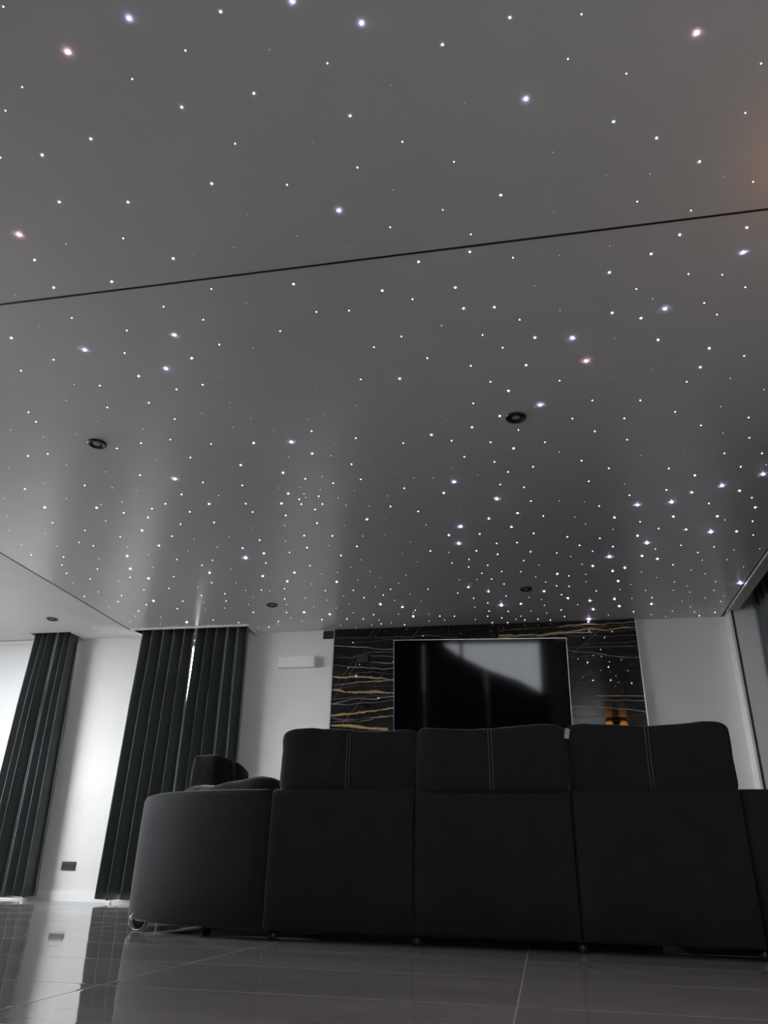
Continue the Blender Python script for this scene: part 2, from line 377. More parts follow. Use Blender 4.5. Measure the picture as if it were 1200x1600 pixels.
# ------------------------------------------------------------------ curtains
def curtain(name, p0, p1, ztop, zbot, folds, amp, label, group, seed, flare=0.0, top_fn=None, pinch=0.55, end0=0.0, end1=0.0):
    """one hanging cloth; p0/p1 = (x, y) ends of its track; end0/end1 move the lower corners along the track"""
    p0, p1 = Vector((p0[0], p0[1], 0)), Vector((p1[0], p1[1], 0))
    T = p1 - p0; L = T.length; T.normalize(); N = Vector((T.y, -T.x, 0))
    NU, NV = folds * 16, 34
    rnd = random.Random(seed)
    ph = [rnd.uniform(-.5, .5) for _ in range(folds + 2)]; am = [rnd.uniform(.7, 1.15) for _ in range(folds + 2)]
    bm = bmesh.new(); grid = []
    for j in range(NV + 1):
        v = j / NV; row = []
        for i in range(NU + 1):
            u = i / NU
            k = u * folds; ki = int(min(k, folds - 1e-6)); fr = k - ki
            a = am[ki] * (1 - fr) + am[ki + 1] * fr
            sh = (ph[ki] * (1 - fr) + ph[ki + 1] * fr) * .5
            w = 2 * math.pi * k + sh * (0.6 + 1.0 * v) + .35 * math.sin(2.2 * v + seed + u * 5)
            s = math.sin(w); prof = s
            A = amp * a * (pinch + (1 - pinch) * min(1, v * 3.0)) * (1 + .12 * v)
            ef = min(1.0, min(u, 1 - u) * folds * 3.0); ef = ef * ef * (3 - 2 * ef)
            off = A * prof * ef
            along = u * L + .18 * A * ef * math.sin(2 * w + .7)
            along += end0 * (1 - u) * (v if abs(end0) > .03 else min(1.0, v * 2.4)) + end1 * u * (v if abs(end1) > .03 else min(1.0, v * 2.4))
            nz = noise.noise(Vector((u * 6, v * 2.2, seed * 1.7)))
            off += .008 * nz * ef
            zt = ztop if top_fn is None else top_fn((p0 + T * along).x)
            z = zt + (zbot - zt) * v
            if j == NV: z += .010 * math.sin(w * .5 + seed) + .006
            q = p0 + T * along + N * (off + flare * v)
            row.append(bm.verts.new((q.x, q.y, z)))
        grid.append(row)
    for r0, r1 in zip(grid, grid[1:]):
        for i in range(NU):
            bm.faces.new((r0[i], r0[i+1], r1[i+1], r1[i]))
    o = link(name, bm, M['curtain'], None, True)
    md = o.modifiers.new('thick', 'SOLIDIFY'); md.thickness = .004; md.offset = 0
    hem = bmesh.new()
    pts = [(x.co.x, x.co.y, x.co.z) for x in []]
    hem.free()
    return tag(o, label, 'curtain', group)

YC = 7.31
curtain('curtain', (-5.39, YC), (-5.137, YC), 2.795, .03, 3, .070, 'dark teal curtain panel beside the bare bright window at the far left', None, 3, end0=-.07, end1=.0)
curtain('curtain', (-5.101, YC), (-4.865, YC), 2.795, .03, 3, .070, 'dark teal curtain panel to the left of the low wall socket', None, 5, end0=.005, end1=.09)
curtain('curtain', (-4.10, YC), (-3.499, YC), 2.795, .025, 5, .070, 'wide dark teal curtain panel on the right of the low wall socket', None, 8, end0=-.05, end1=.009)
curtain('curtain', (-3.476, YC), (-2.895, YC), 2.795, .025, 5, .070, 'dark teal curtain panel behind the rounded sofa corner, next to the white wall box', None, 11, end0=-.009, end1=.05)
curtain('curtain', (2.10, 7.22), (2.10, 3.4), 2.795, .03, 22, .05, 'dark green curtain along the right wall, beyond the white column', None, 14)
bl = empty('dimming_blind', (-5.72, YF - .03, 2.56)); tag(bl, 'plain white blind added to dim the far left window, beside the curtains', 'blind')  # blind added to tone down the daylight from this window
box('fabric', M['blind'], -.715, .715, -.001, .001, -2.52, 0, bl)
box('roller', M['trim'], -.715, .715, -.022, .022, -.005, .035, bl, bevel=.01)
box('bottom_bar', M['trim'], -.715, .715, -.008, .008, -2.545, -2.52, bl)
# cloth on the rear window (seen mirrored in the television): two slits and a drooping top on one side
def droop(x):
    pts = [(-9, 2.57), (-.72, 2.57), (-.55, 2.45), (-.33, 2.28), (.31, 1.95), (1.01, 1.70), (1.53, 1.42), (9, 1.4)]
    for (a, za), (b, zb) in zip(pts, pts[1:]):
        if a <= x <= b: return za + (zb - za) * (x - a) / (b - a)
    return 1.6
curtain('curtain', (-2.08, YR + .09), (-1.070, YR + .09), 2.59, .03, 8, .045, 'dark curtain on the rear window, mirrored at the left of the television', None, 21)
curtain('curtain', (-1.060, YR + .09), (.299, YR + .09), 2.59, .03, 10, .045, 'dark curtain on the rear window with a sagging corner, mirrored in the television', None, 23, top_fn=droop)
curtain('curtain', (.307, YR + .09), (1.62, YR + .09), 2.59, .03, 10, .045, 'dark curtain hanging low on the rear window, mirrored at the right of the television', None, 25, top_fn=droop)

# ------------------------------------------------------------------ marble wall panel
mp = box('marble_panel', M['marble'], -1.985, 1.030, 7.43, YF - .0005, 0.0, H - .001)
tag(mp, 'black marble wall panel with gold and white veins behind the television', 'wall panel')
box('edge_trim', M['silver'], -1.993, -1.985, 7.422, YF - .0005, 0, H - .001, mp)['label'] = 'thin silver edge strip'
box('edge_trim', M['silver'], 1.030, 1.037, 7.422, YF - .0005, 0, H - .001, mp)['label'] = 'thin silver edge strip'
for x0, z0, z1 in ((-.79, 2.49, 2.599), (-.29, 2.49, 2.599)):
    box('joint', M['black_gap'], x0 - .0015, x0 + .0015, 7.4292, 7.4305, z0, z1, mp)

# ------------------------------------------------------------------ television (tilted forward on its bracket)
TA, TB = Vector((-1.302, 7.12, 2.376)), Vector((0.358, 7.23, 2.376))
tv = empty('television', ((TA.x + TB.x) / 2, (TA.y + TB.y) / 2, 2.376))
ux = (TB - TA); TW = ux.length; ux.normalize()
tv.rotation_euler = (R(7.3), 0, math.atan2(ux.y, ux.x))
tag(tv, 'large black flat television mounted on the black marble wall', 'television')
hw, TH = TW / 2, .94
box('screen', M['screen'], -hw + .006, hw - .006, .0, .012, -TH + .012, -.006, tv)
bm = bmesh.new()
bx(bm, -hw, -hw + .006, -.004, .03, -TH, 0); bx(bm, hw - .006, hw, -.004, .03, -TH, 0)
bx(bm, -hw + .006, hw - .006, -.004, .03, -.006, 0); bx(bm, -hw + .006, hw - .006, -.004, .03, -TH, -TH + .012)
link('bezel', bm, M['dark_metal'], tv)['label'] = 'thin silver frame'
box('back_housing', M['black_plastic'], -hw + .01, hw - .01, .013, .045, -TH + .01, -.01, tv)
br = box('wall_mount', M['black_plastic'], -.25, .25, .046, .09, -.72, -.32, tv)

# ------------------------------------------------------------------ small wall fittings
vent = empty('air_vent', (-2.055, YF, 2.549))
tag(vent, 'small black air vent at the top of the white wall beside the marble', 'vent')
bm = bmesh.new()
bx(bm, -.058, .058, -.012, 0, .032, .042); bx(bm, -.058, .058, -.012, 0, -.042, -.032)
bx(bm, -.058, -.048, -.012, 0, -.032, .032); bx(bm, .048, .058, -.012, 0, -.032, .032)
link('frame', bm, M['black_plastic'], vent)
box('backing', M['black_gap'], -.048, .048, -.003, 0, -.032, .032, vent)
bm = bmesh.new()
for k in range(5): bx(bm, -.048, .048, -.009, -.003, -.027 + k*.0125, -.021 + k*.0125)
link('slats', bm, M['grey_plastic'], vent)

def socket(x, y, z, label, w=.148, h=.078, gangs=2, d=.011):
    s = empty('wall_socket', (x, y, z)); tag(s, label, 'socket')
    box('frame', M['black_plastic'], -w/2, w/2, -d, 0, -h/2, h/2, s, bevel=.003)
    gw = (w - .02) / gangs
    for k in range(gangs):
        cx = -w/2 + .01 + gw*(k + .5)
        g = box('insert', M['grey_plastic'], cx - gw/2 + .003, cx + gw/2 - .003, -d - .003, -d, -h/2 + .009, h/2 - .009, s, bevel=.001)
        bm = bmesh.new(); lathe(bm, [(.0, 0), (.019, 0), (.021, .003), (.021, .0), ], 20)
        bmesh.ops.rotate(bm, verts=bm.verts, cent=(0,0,0), matrix=Matrix.Rotation(R(90), 3, 'X'))
        bmesh.ops.translate(bm, verts=bm.verts, vec=(cx, -d - .0031, 0))
        link('outlet_ring', bm, M['black_plastic'], g)
    return s
socket(-4.568, YF, .306, 'black double wall socket low on the white wall between the curtains')
s = socket(-1.675, 7.43, 2.276, 'small black double socket on the marble, left of the television', .122, .085, 2, .03)

wb = box('wall_box', M['white_box'], -2.575, -2.175, YF - .055, YF, 2.205, 2.318, bevel=.004)
tag(wb, 'slim white rectangular box mounted high on the white wall', 'wall box')
box('cover', M['white_box'], -2.385, -2.182, YF - .060, YF - .055, 2.212, 2.312, wb, bevel=.002)
box('end_cap', M['white_box'], -2.175, -2.169, YF - .052, YF, 2.208, 2.315, wb)

# ------------------------------------------------------------------ downlights
def downlight(x, y, label, group=None):
    d = empty('downlight', (x, y, H)); tag(d, label, 'ceiling light', group)
    bm = bmesh.new(); lathe(bm, [(.040, .0), (.057, .0), (.057, -.004), (.052, -.010), (.042, -.011), (.038, -.006), (.040, 0)], 36)
    link('trim_ring', bm, M['black_plastic'], d, True)
    bm = bmesh.new(); lathe(bm, [(.039, -.006), (.033, -.002), (.024, -.0015)], 32)
    link('baffle', bm, M['black_gap'], d, True)
    bm = bmesh.new(); rr = lathe(bm, [(.024, -.0018), (.021, -.005), (.012, -.0075), (.002, -.008)], 28); bm.faces.new(rr[-1])
    link('lens', bm, M['lens'], d, True)
    return d
downlight(-2.468, 3.512, 'round black downlight in the star ceiling, upper left of the pair nearer the seam')
downlight(.008, 3.608, 'round black downlight in the star ceiling above the sofa, largest in view')
downlight(-2.388, 6.567, 'round black downlight in the star ceiling just in front of the white wall')
downlight(.007, 6.426, 'round black downlight in the star ceiling just in front of the television')
downlight(-4.805, 6.717, 'round black downlight in the plain white ceiling by the left curtain')

# amber ceiling lamp by the right edge (its glow and mirror image show)
la = empty('ceiling_lamp', (1.30, 2.02, H)); tag(la, 'amber glass ceiling lamp near the right edge, mirrored in the black marble', 'ceiling lamp')
bm = bmesh.new(); rr = lathe(bm, [(.165, 0), (.165, -.018), (.155, -.024), (.012, -.026)], 40); bm.faces.new(rr[-1]); link('glow_shield', bm, M['black_gap'], la)  # disc added to shield the nearby ceiling from the shades' light
box('bar', M['black_plastic'], -.045, .045, -.03, .03, -.125, -.026, la)
for s_ in (-1, 1):
    bm = bmesh.new()
    lathe(bm, [(.030, -.028), (.050, -.04), (.062, -.08), (.066, -.125), (.0, -.125)], 24, (s_*.112, 0, 0))
    link('shade', bm, M['amber'], la, True)

